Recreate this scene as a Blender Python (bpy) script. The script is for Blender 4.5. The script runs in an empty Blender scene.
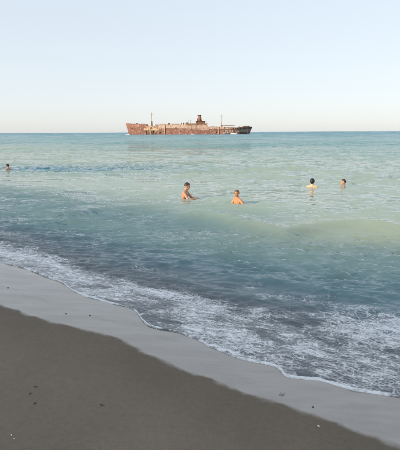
import bpy, bmesh, math, random
import numpy as np
from mathutils import Vector, Matrix

R = math.radians
scene = bpy.context.scene
COL = scene.collection

# ------------------------------------------------------------------ camera
CAM_H = 2.15
PITCH = R(12.2)
ROLL = R(0.29)
F = 430.0 / 400.0                      # focal length in picture widths
cam_d = bpy.data.cameras.new("camera")
cam_d.sensor_fit = 'HORIZONTAL'
cam_d.sensor_width = 36.0
cam_d.lens = 36.0 * F
cam_d.clip_start = 0.05
cam_d.clip_end = 40000.0
cam = bpy.data.objects.new("camera", cam_d)
COL.objects.link(cam)
cam.location = (0, 0, CAM_H)
cam.rotation_euler = (Matrix.Rotation(math.pi / 2 - PITCH, 3, 'X') @ Matrix.Rotation(-ROLL, 3, 'Z')).to_euler()
scene.camera = cam

# ------------------------------------------------------------------ sky and sun
SUN_AZ = R(-122.0)                     # clockwise from +Y: behind the camera, to the left, over the land
SUN_EL = R(14.0)
world = bpy.data.worlds.new("World")
scene.world = world
world.use_nodes = True
wn = world.node_tree
sky = wn.nodes.new('ShaderNodeTexSky')
sky.sky_type = 'NISHITA'
sky.sun_disc = False
sky.sun_elevation = SUN_EL
sky.sun_rotation = SUN_AZ
sky.altitude = 0.0
sky.air_density = 1.0
sky.dust_density = 1.0
sky.ozone_density = 1.8
# a bright, milky evening sky: the physical sky evened out (over all of it alike) under a thin veil of high haze
def wnode(t, **k):
    nd = wn.nodes.new(t)
    for a, b in k.items(): setattr(nd, a, b)
    return nd
sc1 = wnode('ShaderNodeVectorMath', operation='SCALE'); sc1.inputs['Scale'].default_value = 0.10
gam = wnode('ShaderNodeGamma'); gam.inputs[1].default_value = 0.30
sc2 = wnode('ShaderNodeVectorMath', operation='MULTIPLY'); sc2.inputs[1].default_value = (8.0, 8.0, 8.0)
veil = wnode('ShaderNodeVectorMath', operation='ADD'); veil.inputs[1].default_value = (2.15, 2.40, 2.80)
wn.links.new(sky.outputs[0], sc1.inputs[0]); wn.links.new(sc1.outputs[0], gam.inputs[0])
wn.links.new(gam.outputs[0], sc2.inputs[0]); wn.links.new(sc2.outputs[0], veil.inputs[0])
wn.links.new(veil.outputs[0], wn.nodes['Background'].inputs[0])
wn.nodes['Background'].inputs[1].default_value = 0.10

sun_d = bpy.data.lights.new("sun", 'SUN')
sun_d.energy = 5.0
sun_d.angle = R(0.53)
sun_d.color = (1.0, 0.80, 0.58)
sun = bpy.data.objects.new("sun", sun_d)
COL.objects.link(sun)
to_sun = Vector((math.sin(SUN_AZ) * math.cos(SUN_EL), math.cos(SUN_AZ) * math.cos(SUN_EL), math.sin(SUN_EL)))
sun.rotation_euler = to_sun.to_track_quat('Z', 'Y').to_euler()

vs = scene.view_settings
vs.view_transform = 'Standard'
vs.look = 'None'
vs.exposure = 0.1
vs.gamma = 1.0
vs.use_curve_mapping = False
scene.cycles.max_bounces = 6
scene.cycles.filter_width = 1.1
scene.cycles.use_denoising = True

# ------------------------------------------------------------------ helpers
def pix(px, py, z=0.0):
    """point of the photograph (400 x 450) on the level z"""
    d = Vector(((px - 200) / 430.0, (225 - py) / 430.0, -1.0))
    d = cam.rotation_euler.to_matrix() @ d
    t = (z - CAM_H) / d.z
    return Vector((d.x * t, d.y * t, z))

def tag(o, label=None, cat=None, group=None, kind=None):
    if label: o['label'] = label
    if cat: o['category'] = cat
    if group: o['group'] = group
    if kind: o['kind'] = kind
    return o

def empty(name, loc=(0, 0, 0), rz=0.0):
    o = bpy.data.objects.new(name, None)
    o.location = loc
    o.rotation_euler = (0, 0, rz)
    o.empty_display_size = 0.2
    COL.objects.link(o)
    return o

def mesh_obj(name, verts, faces, mat, parent=None, smooth=False):
    me = bpy.data.meshes.new(name)
    me.from_pydata([tuple(v) for v in verts], [], faces)
    me.materials.append(mat)
    if smooth:
        me.polygons.foreach_set('use_smooth', [True] * len(me.polygons))
    o = bpy.data.objects.new(name, me)
    COL.objects.link(o)
    if parent: o.parent = parent
    return o

def bm_obj(name, bm, mat, parent=None, smooth=False):
    me = bpy.data.meshes.new(name)
    bmesh.ops.recalc_face_normals(bm, faces=bm.faces)
    bm.to_mesh(me); bm.free()
    me.materials.append(mat)
    if smooth:
        me.polygons.foreach_set('use_smooth', [True] * len(me.polygons))
    o = bpy.data.objects.new(name, me)
    COL.objects.link(o)
    if parent: o.parent = parent
    return o

def grid_mesh(name, X, Y, Z, mat, attrs=None, colors=None, smooth=True):
    """fast grid: X, Y, Z are (rows, cols) arrays"""
    nr, nc = X.shape
    co = np.stack([X, Y, Z], -1).reshape(-1, 3).astype(np.float32)
    i = np.arange(nr * nc).reshape(nr, nc)
    q = np.stack([i[:-1, :-1], i[:-1, 1:], i[1:, 1:], i[1:, :-1]], -1).reshape(-1, 4).astype(np.int32)
    me = bpy.data.meshes.new(name)
    me.vertices.add(len(co)); me.vertices.foreach_set('co', co.ravel())
    me.loops.add(q.size); me.loops.foreach_set('vertex_index', q.ravel())
    me.polygons.add(len(q))
    me.polygons.foreach_set('loop_start', np.arange(0, q.size, 4, dtype=np.int32))
    me.polygons.foreach_set('loop_total', np.full(len(q), 4, dtype=np.int32))
    me.polygons.foreach_set('use_smooth', np.full(len(q), smooth))
    me.update(calc_edges=True)
    for k, v in (attrs or {}).items():
        a = me.attributes.new(k, 'FLOAT', 'POINT')
        a.data.foreach_set('value', v.ravel().astype(np.float32))
    for k, v in (colors or {}).items():
        a = me.attributes.new(k, 'FLOAT_COLOR', 'POINT')
        c = np.concatenate([v.reshape(-1, 3), np.ones((v.size // 3, 1))], 1)
        a.data.foreach_set('color', c.ravel().astype(np.float32))
    me.materials.append(mat)
    o = bpy.data.objects.new(name, me)
    COL.objects.link(o)
    return o

_rng = np.random.RandomState(7)
_perm = _rng.rand(256, 256)
def vnoise(x, y):
    """smooth value noise 0..1"""
    xi = np.floor(x).astype(int); yi = np.floor(y).astype(int)
    fx = x - xi; fy = y - yi
    fx = fx * fx * (3 - 2 * fx); fy = fy * fy * (3 - 2 * fy)
    g = lambda a, b: _perm[a & 255, b & 255]
    return (g(xi, yi) * (1 - fx) + g(xi + 1, yi) * fx) * (1 - fy) + (g(xi, yi + 1) * (1 - fx) + g(xi + 1, yi + 1) * fx) * fy
def fbm(x, y, n=4):
    s = 0; a = 0.5
    for k in range(n):
        s = s + a * vnoise(x * 2 ** k + 17.3 * k, y * 2 ** k + 5.1 * k); a *= 0.5
    return s / (1 - 0.5 ** n)
def sstep(a, b, x):
    t = np.clip((x - a) / (b - a), 0, 1)
    return t * t * (3 - 2 * t)

# ------------------------------------------------------------------ node helpers
class NT:
    def __init__(s, name):
        s.mat = bpy.data.materials.new(name); s.mat.use_nodes = True
        s.t = s.mat.node_tree
        s.b = s.t.nodes['Principled BSDF']; s.out = s.t.nodes['Material Output']
    def n(s, typ, **kw):
        nd = s.t.nodes.new(typ)
        for k, v in kw.items(): setattr(nd, k, v)
        return nd
    def l(s, a, b): s.t.links.new(a, b)
    def setv(s, sock, v):
        if hasattr(v, 'is_output'): s.l(v, sock)
        else: sock.default_value = v
    def math(s, op, a, b=0.0, c=None, clamp=False):
        nd = s.n('ShaderNodeMath', operation=op, use_clamp=clamp)
        s.setv(nd.inputs[0], a); s.setv(nd.inputs[1], b)
        if c is not None: s.setv(nd.inputs[2], c)
        return nd.outputs[0]
    def vmath(s, op, a, b=None):
        nd = s.n('ShaderNodeVectorMath', operation=op)
        s.setv(nd.inputs[0], a)
        if b is not None: s.setv(nd.inputs[1], b)
        return nd.outputs['Value'] if op in ('DOT_PRODUCT', 'LENGTH') else nd.outputs[0]
    def noise(s, vec, scale, detail=4, rough=0.55, out='Fac', dist=0.0):
        nd = s.n('ShaderNodeTexNoise')
        if vec is not None: s.l(vec, nd.inputs['Vector'])
        nd.inputs['Scale'].default_value = scale; nd.inputs['Detail'].default_value = detail
        nd.inputs['Roughness'].default_value = rough; nd.inputs['Distortion'].default_value = dist
        return nd.outputs[out]
    def voro(s, vec, scale, feature='F1', out='Distance'):
        nd = s.n('ShaderNodeTexVoronoi', feature=feature)
        if vec is not None: s.l(vec, nd.inputs['Vector'])
        nd.inputs['Scale'].default_value = scale
        return nd.outputs[out]
    def ramp(s, fac, pts):
        nd = s.n('ShaderNodeValToRGB'); s.l(fac, nd.inputs[0])
        e = nd.color_ramp.elements
        while len(e) < len(pts): e.new(0.5)
        for k, (p, c) in enumerate(pts):
            e[k].position = p; e[k].color = tuple(c) + (1,) if len(c) == 3 else c
        return nd.outputs[0]
    def mixc(s, fac, a, b, typ='MIX'):
        nd = s.n('ShaderNodeMix', data_type='RGBA', blend_type=typ)
        s.setv(nd.inputs[0], fac)
        for k, v in ((6, a), (7, b)):
            s.setv(nd.inputs[k], v if hasattr(v, 'is_output') else tuple(v) + (1,))
        return nd.outputs[2]
    def mapr(s, v, a, b, c=0.0, d=1.0, smooth=True):
        nd = s.n('ShaderNodeMapRange', interpolation_type='SMOOTHSTEP' if smooth else 'LINEAR')
        for k, x in enumerate((v, a, b, c, d)): s.setv(nd.inputs[k], x)
        return nd.outputs[0]
    def attr(s, name, out='Fac'):
        nd = s.n('ShaderNodeAttribute', attribute_name=name); return nd.outputs[out]
    def pos(s): return s.n('ShaderNodeNewGeometry').outputs['Position']
    def obj(s): return s.n('ShaderNodeTexCoord').outputs['Object']
    def scale(s, v, xyz):
        nd = s.n('ShaderNodeMapping'); s.l(v, nd.inputs[0]); nd.inputs['Scale'].default_value = xyz; return nd.outputs[0]
    def bump(s, h, dist, strength=1.0, normal=None):
        nd = s.n('ShaderNodeBump'); s.l(h, nd.inputs['Height'])
        nd.inputs['Distance'].default_value = dist; nd.inputs['Strength'].default_value = strength
        if normal is not None: s.l(normal, nd.inputs['Normal'])
        return nd.outputs[0]

# ------------------------------------------------------------------ shore geometry
NX, NY = 0.588, 0.809                  # seaward normal of the shoreline
SHORE = 3.5                            # shoreline distance from the camera along that normal
TH_N = math.atan2(NX, NY)
def vcoord(x, y): return x * NX + y * NY - SHORE
def ucoord(x, y): return x * NY - y * NX

def beach_z(v, u):
    pts_v = [-400, -60, -33, -30, -26.5, -24, -20, -9, 0, 9, 30, 120, 400]
    pts_z = [14, 10.6, 9.15, 8.6, 3.4, 1.6, 1.25, 0.85, 0.045, -1.05, -2.6, -6, -9]  # rises behind the camera to an unseen bluff, shaped to shade the near shore
    z = np.interp(v, pts_v, pts_z)
    und = (fbm(u * 0.45 + 3, v * 0.6 + 9, 3) - 0.5) * 0.05 * sstep(-0.3, -3.0, v)
    blf = (fbm(u * 0.09, v * 0.12, 4) - 0.5) * 1.3 * sstep(-23, -31, v)
    return z + und + blf

# swash front traced as (column, row) of the photograph, kept as polar shore curve r0(theta)
FRONT = [(-30, 253), (0, 263), (22, 268), (45, 277), (62, 283), (72, 291), (85, 297), (100, 301), (118, 306), (128, 308),
         (135, 311), (139, 316), (143, 322), (149, 327), (160, 330), (178, 333), (195, 339), (207, 346), (222, 352), (240, 360),
         (262, 364), (275, 367), (280, 371), (284, 376), (292, 379), (305, 380), (320, 381), (336, 386), (352, 391), (372, 394), (400, 398), (425, 404)]
def polar_front():
    th, rr = [], []
    for (px, py) in FRONT:
        p = pix(px, py, 0.045)
        v = vcoord(p.x, p.y)
        for _ in range(4):
            p = pix(px, py, float(np.interp(v, [-9, 0, 9], [0.85, 0.045, -1.05]))); v = vcoord(p.x, p.y)
        t = math.atan2(p.x, p.y); r = math.hypot(p.x, p.y)
        if th and t <= th[-1] + 0.002: t = th[-1] + 0.002
        th.append(t); rr.append(r)
    return np.array(th), np.array(rr)
FT, FR = polar_front()

def front_r(th):
    base = SHORE / np.maximum(np.cos(th - TH_N), 0.05)
    u = base * np.sin(th - TH_N)
    wob = (fbm(u * 0.55 + 40, u * 0 + 2, 3) - 0.5) * 0.9
    outside = (SHORE + wob) / np.maximum(np.cos(th - TH_N), 0.05)
    inside = np.interp(th, FT, FR)
    w = sstep(FT[0] - 0.10, FT[0], th) * sstep(FT[-1] + 0.12, FT[-1], th)
    return outside * (1 - w) + inside * w
def front_w(x, y):
    """distance seaward of the swash front, along the normal (approx.)"""
    th = np.arctan2(x, y)
    r = np.hypot(x, y)
    return (r - front_r(th)) * np.cos(np.clip(th - TH_N, -1.45, 1.45))

# ------------------------------------------------------------------ sand
def sand_material():
    m = NT('sand')
    p = m.pos()
    v = m.math('SUBTRACT', m.vmath('DOT_PRODUCT', p, (NX, NY, 0)), SHORE)
    fine = m.noise(p, 330, 2, 0.8)
    grain = m.voro(p, 420, 'F1', 'Color')
    mid = m.noise(p, 22, 4, 0.6)
    big = m.noise(p, 1.1, 4, 0.55)
    # wet band: everything seaward of a wandering line
    wob = m.noise(p, 0.55, 2, 0.5)
    wob2 = m.noise(p, 4.5, 4, 0.6)
    line = m.math('ADD', m.math('MULTIPLY_ADD', wob, 0.55, -0.275), m.math('MULTIPLY_ADD', wob2, 0.05, -0.025))
    uu = m.vmath('DOT_PRODUCT', p, (NY, -NX, 0))
    vv = m.math('ADD', m.math('ADD', v, line), m.mapr(uu, -5.0, 0.5, -0.03, -0.22, False))
    wet = m.mapr(vv, m.math('MULTIPLY_ADD', wob2, -0.16, -0.90), -0.90)
    damp = m.mapr(vv, -1.9, -0.95)
    dry = m.ramp(m.math('ADD', m.math('MULTIPLY', fine, 0.75), m.math('MULTIPLY', mid, 0.25)),
                 [(0.25, (0.140, 0.112, 0.083)), (0.75, (0.290, 0.238, 0.181))])
    dry = m.mixc(m.mapr(big, 0.3, 0.75), dry, (0.86, 0.86, 0.86), 'MULTIPLY')
    spk = m.mapr(m.vmath('DOT_PRODUCT', grain, (0.33, 0.33, 0.33)), 0.78, 0.9)
    dry = m.mixc(m.math('MULTIPLY', spk, 0.5), dry, (0.42, 0.38, 0.34))
    spd = m.mapr(m.vmath('DOT_PRODUCT', grain, (0.33, 0.33, 0.33)), 0.2, 0.12)
    dry = m.mixc(m.math('MULTIPLY', spd, 0.6), dry, (0.07, 0.06, 0.05))
    dampc = m.mixc(damp, dry, (0.78, 0.77, 0.76), 'MULTIPLY')
    mq = m.n('ShaderNodeMapping'); m.l(p, mq.inputs[0]); mq.inputs['Rotation'].default_value = (0, 0, TH_N); mq.inputs['Scale'].default_value = (0.7, 3.2, 1)
    film = m.noise(mq.outputs[0], 2.2, 5, 0.65)
    # draining water film: smoother tongues, with their sky sheen painted in as paler colour
    col = m.mixc(wet, dampc, m.mixc(m.mapr(film, 0.32, 0.68, 0.15, 0.75), dry, (0.31, 0.27, 0.235)))
    m.l(col, m.b.inputs['Base Color'])
    rw = m.math('MULTIPLY_ADD', film, -0.45, 0.36)
    rough = m.math('ADD', m.math('MULTIPLY', m.math('SUBTRACT', 1.0, wet), 0.85), m.math('MULTIPLY', wet, rw))
    sw = m.mapr(m.math('ABSOLUTE', m.math('ADD', vv, m.math('MULTIPLY_ADD', wob2, 0.25, 0.42))), 0.0, 0.06, 0.14, 0.0)
    m.l(m.math('ADD', rough, m.math('MULTIPLY', sw, wet)), m.b.inputs['Roughness'])
    m.b.inputs['IOR'].default_value = 1.75
    m.l(m.math('MULTIPLY_ADD', wet, 0.85, 0.15), m.b.inputs['Specular IOR Level'])
    h = m.math('ADD', m.math('MULTIPLY', fine, 0.45), m.math('MULTIPLY', mid, 0.40))
    hh = m.math('MULTIPLY', h, m.math('MULTIPLY_ADD', wet, -0.93, 1.0))
    m.l(m.bump(hh, 0.006, 0.9), m.b.inputs['Normal'])
    return m.mat

def build_beach():
    def axis(segs):
        out = []
        for a, b, n in segs: out += list(np.linspace(a, b, n, endpoint=False))
        return np.array(out + [segs[-1][1]])
    u = axis([(-900, -120, 14), (-120, -30, 30), (-30, -9, 60), (-9, 6, 330), (6, 30, 60), (30, 120, 30), (120, 900, 14)])
    v = axis([(-400, -60, 10), (-60, -20, 40), (-20, -4, 50), (-4, 2.5, 200), (2.5, 12, 30), (12, 400, 20)])
    U, V = np.meshgrid(u, v)
    s = V + SHORE
    X = U * NY + s * NX
    Y = -U * NX + s * NY
    Z = beach_z(V, U)
    near = sstep(-6, -1.2, V)
    Z = Z + (fbm(U * 2.3, V * 2.3, 4) - 0.5) * 0.018 * sstep(-0.9, -1.6, V) + (fbm(U * 1.3 + 30, V * 1.3, 3) - 0.5) * 0.008
    o = grid_mesh('beach', X, Y, Z, sand_material())  # sheet includes the out-of-view bluff added to cast the foreground shade
    tag(o, kind='structure')
build_beach()

# ------------------------------------------------------------------ sea
def water_material():
    m = NT('sea_water')
    p = m.pos()
    # shore coordinates: x along the crests, y across them
    mp = m.n('ShaderNodeMapping'); m.l(p, mp.inputs[0]); mp.inputs['Rotation'].default_value = (0, 0, TH_N * 0.5)
    sp = mp.outputs[0]
    foam = m.attr('foam')
    body = m.attr('body', 'Color')
    far = m.attr('far')
    # --- foam pattern
    warp = m.vmath('SCALE', m.vmath('SUBTRACT', m.noise(sp, 5.0, 3, 0.6, 'Color'), (0.5, 0.5, 0.5)))
    warp.node.inputs['Scale'].default_value = 0.16
    q = m.scale(m.vmath('ADD', sp, warp), (0.55, 1.25, 1.0))
    e1 = m.voro(q, 7.0, 'DISTANCE_TO_EDGE')
    e2 = m.voro(q, 17.0, 'DISTANCE_TO_EDGE')
    e3 = m.voro(q, 38.0, 'DISTANCE_TO_EDGE')
    n1 = m.noise(q, 3.0, 5, 0.62)
    n2 = m.noise(q, 26.0, 4, 0.65)
    n3 = m.noise(q, 9.0, 4, 0.6)
    n4 = m.noise(m.scale(m.vmath('ADD', sp, warp), (0.5, 1.9, 1.0)), 11.0, 5, 0.7)
    # local amount of foam: density of the place, broken up
    am = m.math('ADD', foam, m.math('ADD', m.math('MULTIPLY_ADD', n1, 1.3, -0.65), m.math('MULTIPLY_ADD', n3, 0.8, -0.40)))
    amc = m.math('MAXIMUM', am, 0.0)
    def strands(e, k, soft):
        t = m.math('MULTIPLY', m.math('MULTIPLY', amc, k), m.mapr(n4, 0.3, 0.65, 0.25, 1.5))
        return m.mapr(e, m.math('MULTIPLY', t, 0.25), m.math('ADD', t, soft), 1.0, 0.0)
    lace = m.math('MAXIMUM', m.math('MULTIPLY', strands(e2, 0.30, 0.06), m.mapr(am, 0.10, 0.45, 0.0, 0.9)),
                  m.math('MULTIPLY', strands(e3, 0.42, 0.10), m.mapr(am, 0.22, 0.6, 0.0, 0.75)))
    froth = m.mapr(m.math('ADD', am, m.math('ADD', m.math('MULTIPLY_ADD', n2, 0.9, -0.45), m.math('MULTIPLY_ADD', n4, 2.4, -1.2))), 0.36, 0.74)
    fm0 = m.math('MAXIMUM', lace, froth)
    fm = m.math('MULTIPLY', m.math('MULTIPLY', fm0, m.mapr(foam, 0.02, 0.16)), m.mapr(n2, 0.22, 0.50, 0.65, 1.0))
    # --- ripples finer than the mesh
    w1 = m.scale(sp, (1.0, 2.8, 1.0))
    r1 = m.noise(w1, 3.2, 3, 0.5); r2 = m.noise(w1, 11.0, 3, 0.55); r3 = m.noise(w1, 38.0, 2, 0.5)
    hh = m.math('ADD', m.math('ADD', m.math('MULTIPLY', r1, 0.018), m.math('MULTIPLY', r2, 0.0045)), m.math('MULTIPLY', r3, 0.0009))
    nb0 = m.bump(hh, 1.0, 0.8)
    # slopes of waves too far off for the mesh
    g0 = m.noise(m.scale(sp, (0.75, 1.0, 1.0)), 3.4, 3, 0.6, 'Color')
    g1 = m.noise(m.scale(sp, (0.8, 1.0, 1.0)), 0.75, 4, 0.7, 'Color')
    g2 = m.noise(m.scale(sp, (0.6, 1.0, 1.0)), 0.10, 4, 0.65, 'Color')
    g01 = m.vmath('ADD', m.vmath('SCALE', g0), m.vmath('ADD', g1, m.vmath('SCALE', g2)))
    for nd in m.t.nodes:
        if nd.type == 'VECT_MATH' and nd.operation == 'SCALE' and nd.inputs['Scale'].default_value == 1.0: nd.inputs['Scale'].default_value = 0.7
    gg = m.vmath('MULTIPLY', m.vmath('SUBTRACT', g01, (1.2, 1.2, 1.2)), (0.7, 1.0, 0.0))
    gs = m.vmath('SCALE', gg); m.l(m.math('MULTIPLY', far, 3.0), gs.node.inputs['Scale'])
    nb = m.vmath('NORMALIZE', m.vmath('ADD', nb0, gs))
    hf = m.math('ADD', m.math('MULTIPLY', fm, 0.012), m.math('MULTIPLY', m.math('MULTIPLY', n2, fm), 0.02))
    nf = m.bump(hf, 1.0, 0.9, nb)
    # light scattered back out of the turbid water leaves it much alike whatever the tilt of the surface;
    # the sky is mirrored by the tilted surface itself
    dif = m.n('ShaderNodeBsdfDiffuse'); m.l(body, dif.inputs['Color'])
    cz = m.n('ShaderNodeCombineXYZ'); cz.inputs[2].default_value = 1.0
    tilt = m.vmath('NORMALIZE', m.vmath('ADD', cz.outputs[0], m.vmath('MULTIPLY', nb, (0.35, 0.35, 0.35))))
    m.l(tilt, dif.inputs['Normal'])
    glo = m.n('ShaderNodeBsdfGlossy'); m.l(m.attr('rough'), glo.inputs['Roughness']); m.l(nb, glo.inputs['Normal'])
    fre = m.n('ShaderNodeFresnel'); fre.inputs['IOR'].default_value = 1.333; m.l(nb, fre.inputs['Normal'])
    wat = m.n('ShaderNodeMixShader'); m.l(fre.outputs[0], wat.inputs[0]); m.l(dif.outputs[0], wat.inputs[1]); m.l(glo.outputs[0], wat.inputs[2])
    m.t.nodes.remove(m.b)
    fb = m.n('ShaderNodeBsdfPrincipled')
    m.l(m.mixc(n2, (0.80, 0.82, 0.84), (0.93, 0.93, 0.93)), fb.inputs['Base Color'])
    fb.inputs['Roughness'].default_value = 0.6
    fb.inputs['Specular IOR Level'].default_value = 0.3
    m.l(nf, fb.inputs['Normal'])
    mix = m.n('ShaderNodeMixShader')
    m.l(m.math('MULTIPLY', fm, 0.93), mix.inputs[0]); m.l(wat.outputs[0], mix.inputs[1]); m.l(fb.outputs[0], mix.inputs[2])
    m.l(mix.outputs[0], m.out.inputs['Surface'])
    return m.mat

def chop_field(X, Y):
    """how ruffled the water is: lanes of wind"""
    patch = fbm(X * 0.07 + 8, Y * 0.13 + 3, 4)
    c = 0.55 + 0.95 * sstep(0.35, 0.68, patch)
    for px, py, rx, ry, amp in ((45, 168.5, 7.0, 3.2, 0.9), (150, 168, 5.0, 1.6, 0.35), (150, 184, 8.0, 3.4, -0.5), (330, 200, 6.0, 2.6, -0.25), (360, 228, 2.6, 1.0, -0.75), (140, 211, 3.5, 1.0, -0.2), (40, 222, 4.0, 2.0, 0.3), (300, 252, 3.2, 1.4, 0.4)):
        p = pix(px, py, 0)
        c = c + amp * np.exp(-((X - p.x) / rx) ** 2 - ((Y - p.y) / ry) ** 2)
    return np.clip(c, 0.2, 2.0)

def wave_height(X, Y, DR):
    """height of the waves, the crests running along the shore; DR is the mesh size there"""
    rng = np.random.RandomState(21)
    H = np.zeros_like(X)
    wx = (fbm(X * 0.11, Y * 0.11, 3) - 0.5) * 5.0
    wy = (fbm(X * 0.11 + 50, Y * 0.11 + 20, 3) - 0.5) * 5.0
    v = vcoord(X, Y)
    chop = chop_field(X, Y)
    off = sstep(7, 18, v)
    # short waves come in groups with calmer water between
    grp = [0.45 + 1.05 * sstep(0.36, 0.70, fbm(X * f + 7 * f, Y * f * 1.7 + 3, 2)) for f in (0.9, 1.4, 2.1)]
    for k in range(76):
        lam = 0.13 * (4.5 / 0.13) ** (((k + rng.rand()) / 76) ** 1.25)
        a = math.pi + TH_N * 0.30 + rng.normal() * (0.30 if lam < 0.9 else 0.5)
        kx, ky = math.sin(a) * 2 * math.pi / lam, math.cos(a) * 2 * math.pi / lam
        ph = rng.rand() * 6.28
        w = sstep(1.8, 3.8, lam / DR)
        if lam > 0.8: w = w * (1.0 + 2.8 * off)
        slope = 0.078 if lam < 0.42 else (0.034 if lam < 0.9 else (0.011 if lam < 1.6 else 0.007))
        A = slope * lam / (2 * math.pi)
        arg = kx * (X + wx * 0.25 * min(lam, 2)) + ky * (Y + wy * 0.25 * min(lam, 2)) + ph
        s = np.sin(-arg - 0.80 * np.sin(arg))
        H += A * w * ((np.exp(0.7 * s) - 1.12) * 1.2) * chop * (grp[k % 3] if lam < 0.9 else 1.0)
    return H

# individual swell crests: (columns, rows on the photograph), height, widths (front, back)
CRESTS = [
    ([(-20, 199), (40, 207), (75, 210), (110, 206), (150, 204), (185, 207), (215, 213)], 0.105, 0.30, 1.2),
    ([(150, 214), (200, 212), (250, 218), (285, 227), (320, 222), (345, 219), (400, 220), (430, 221)], 0.20, 0.42, 1.6),
    ([(-20, 226), (40, 222), (90, 219), (140, 224), (180, 230)], 0.06, 0.3, 0.6),
    ([(60, 262), (120, 260), (170, 262), (230, 272), (300, 285), (400, 296), (430, 300)], 0.05, 0.22, 0.45),
    ([(90, 272), (130, 268), (165, 275), (210, 288), (240, 292), (300, 300)], 0.035, 0.16, 0.3),
    ([(320, 302), (360, 308), (400, 312), (430, 315)], 0.05, 0.18, 0.35),
]
def smooth_interp(T, th, rr):
    t = np.linspace(th[0] - 0.1, th[-1] + 0.1, 600)
    r = np.interp(t, th, rr)
    k = np.hanning(61); k /= k.sum()
    r = np.convolve(np.pad(r, 30, 'edge'), k, 'valid')
    return np.interp(T, t, r)
def crest_height(X, Y):
    H = np.zeros_like(X)
    for pts, hgt, wf, wb in CRESTS:
        P = [pix(a, b, hgt) for a, b in pts]
        th = np.array([math.atan2(p.x, p.y) for p in P]); rr = np.array([math.hypot(p.x, p.y) for p in P])
        T = np.arctan2(X, Y)
        rc = smooth_interp(T, th, rr) + (fbm(T * 9, T * 0 + hgt * 90, 2) - 0.5) * 0.05 * rr.mean() + (fbm(X * 0.5, Y * 0.5, 2) - 0.5) * 0.25
        d = np.hypot(X, Y) - rc
        env = sstep(th[0], th[0] + 0.12, T) * sstep(th[-1], th[-1] - 0.12, T)
        env = env * (0.7 + 0.6 * fbm(T * 5 + hgt * 70, T * 0, 2))
        prof = np.where(d < 0, np.exp(-(d / wf) ** 2), np.exp(-np.abs(d) / (0.75 * wb)))
        H += hgt * env * prof
    return H

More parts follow.
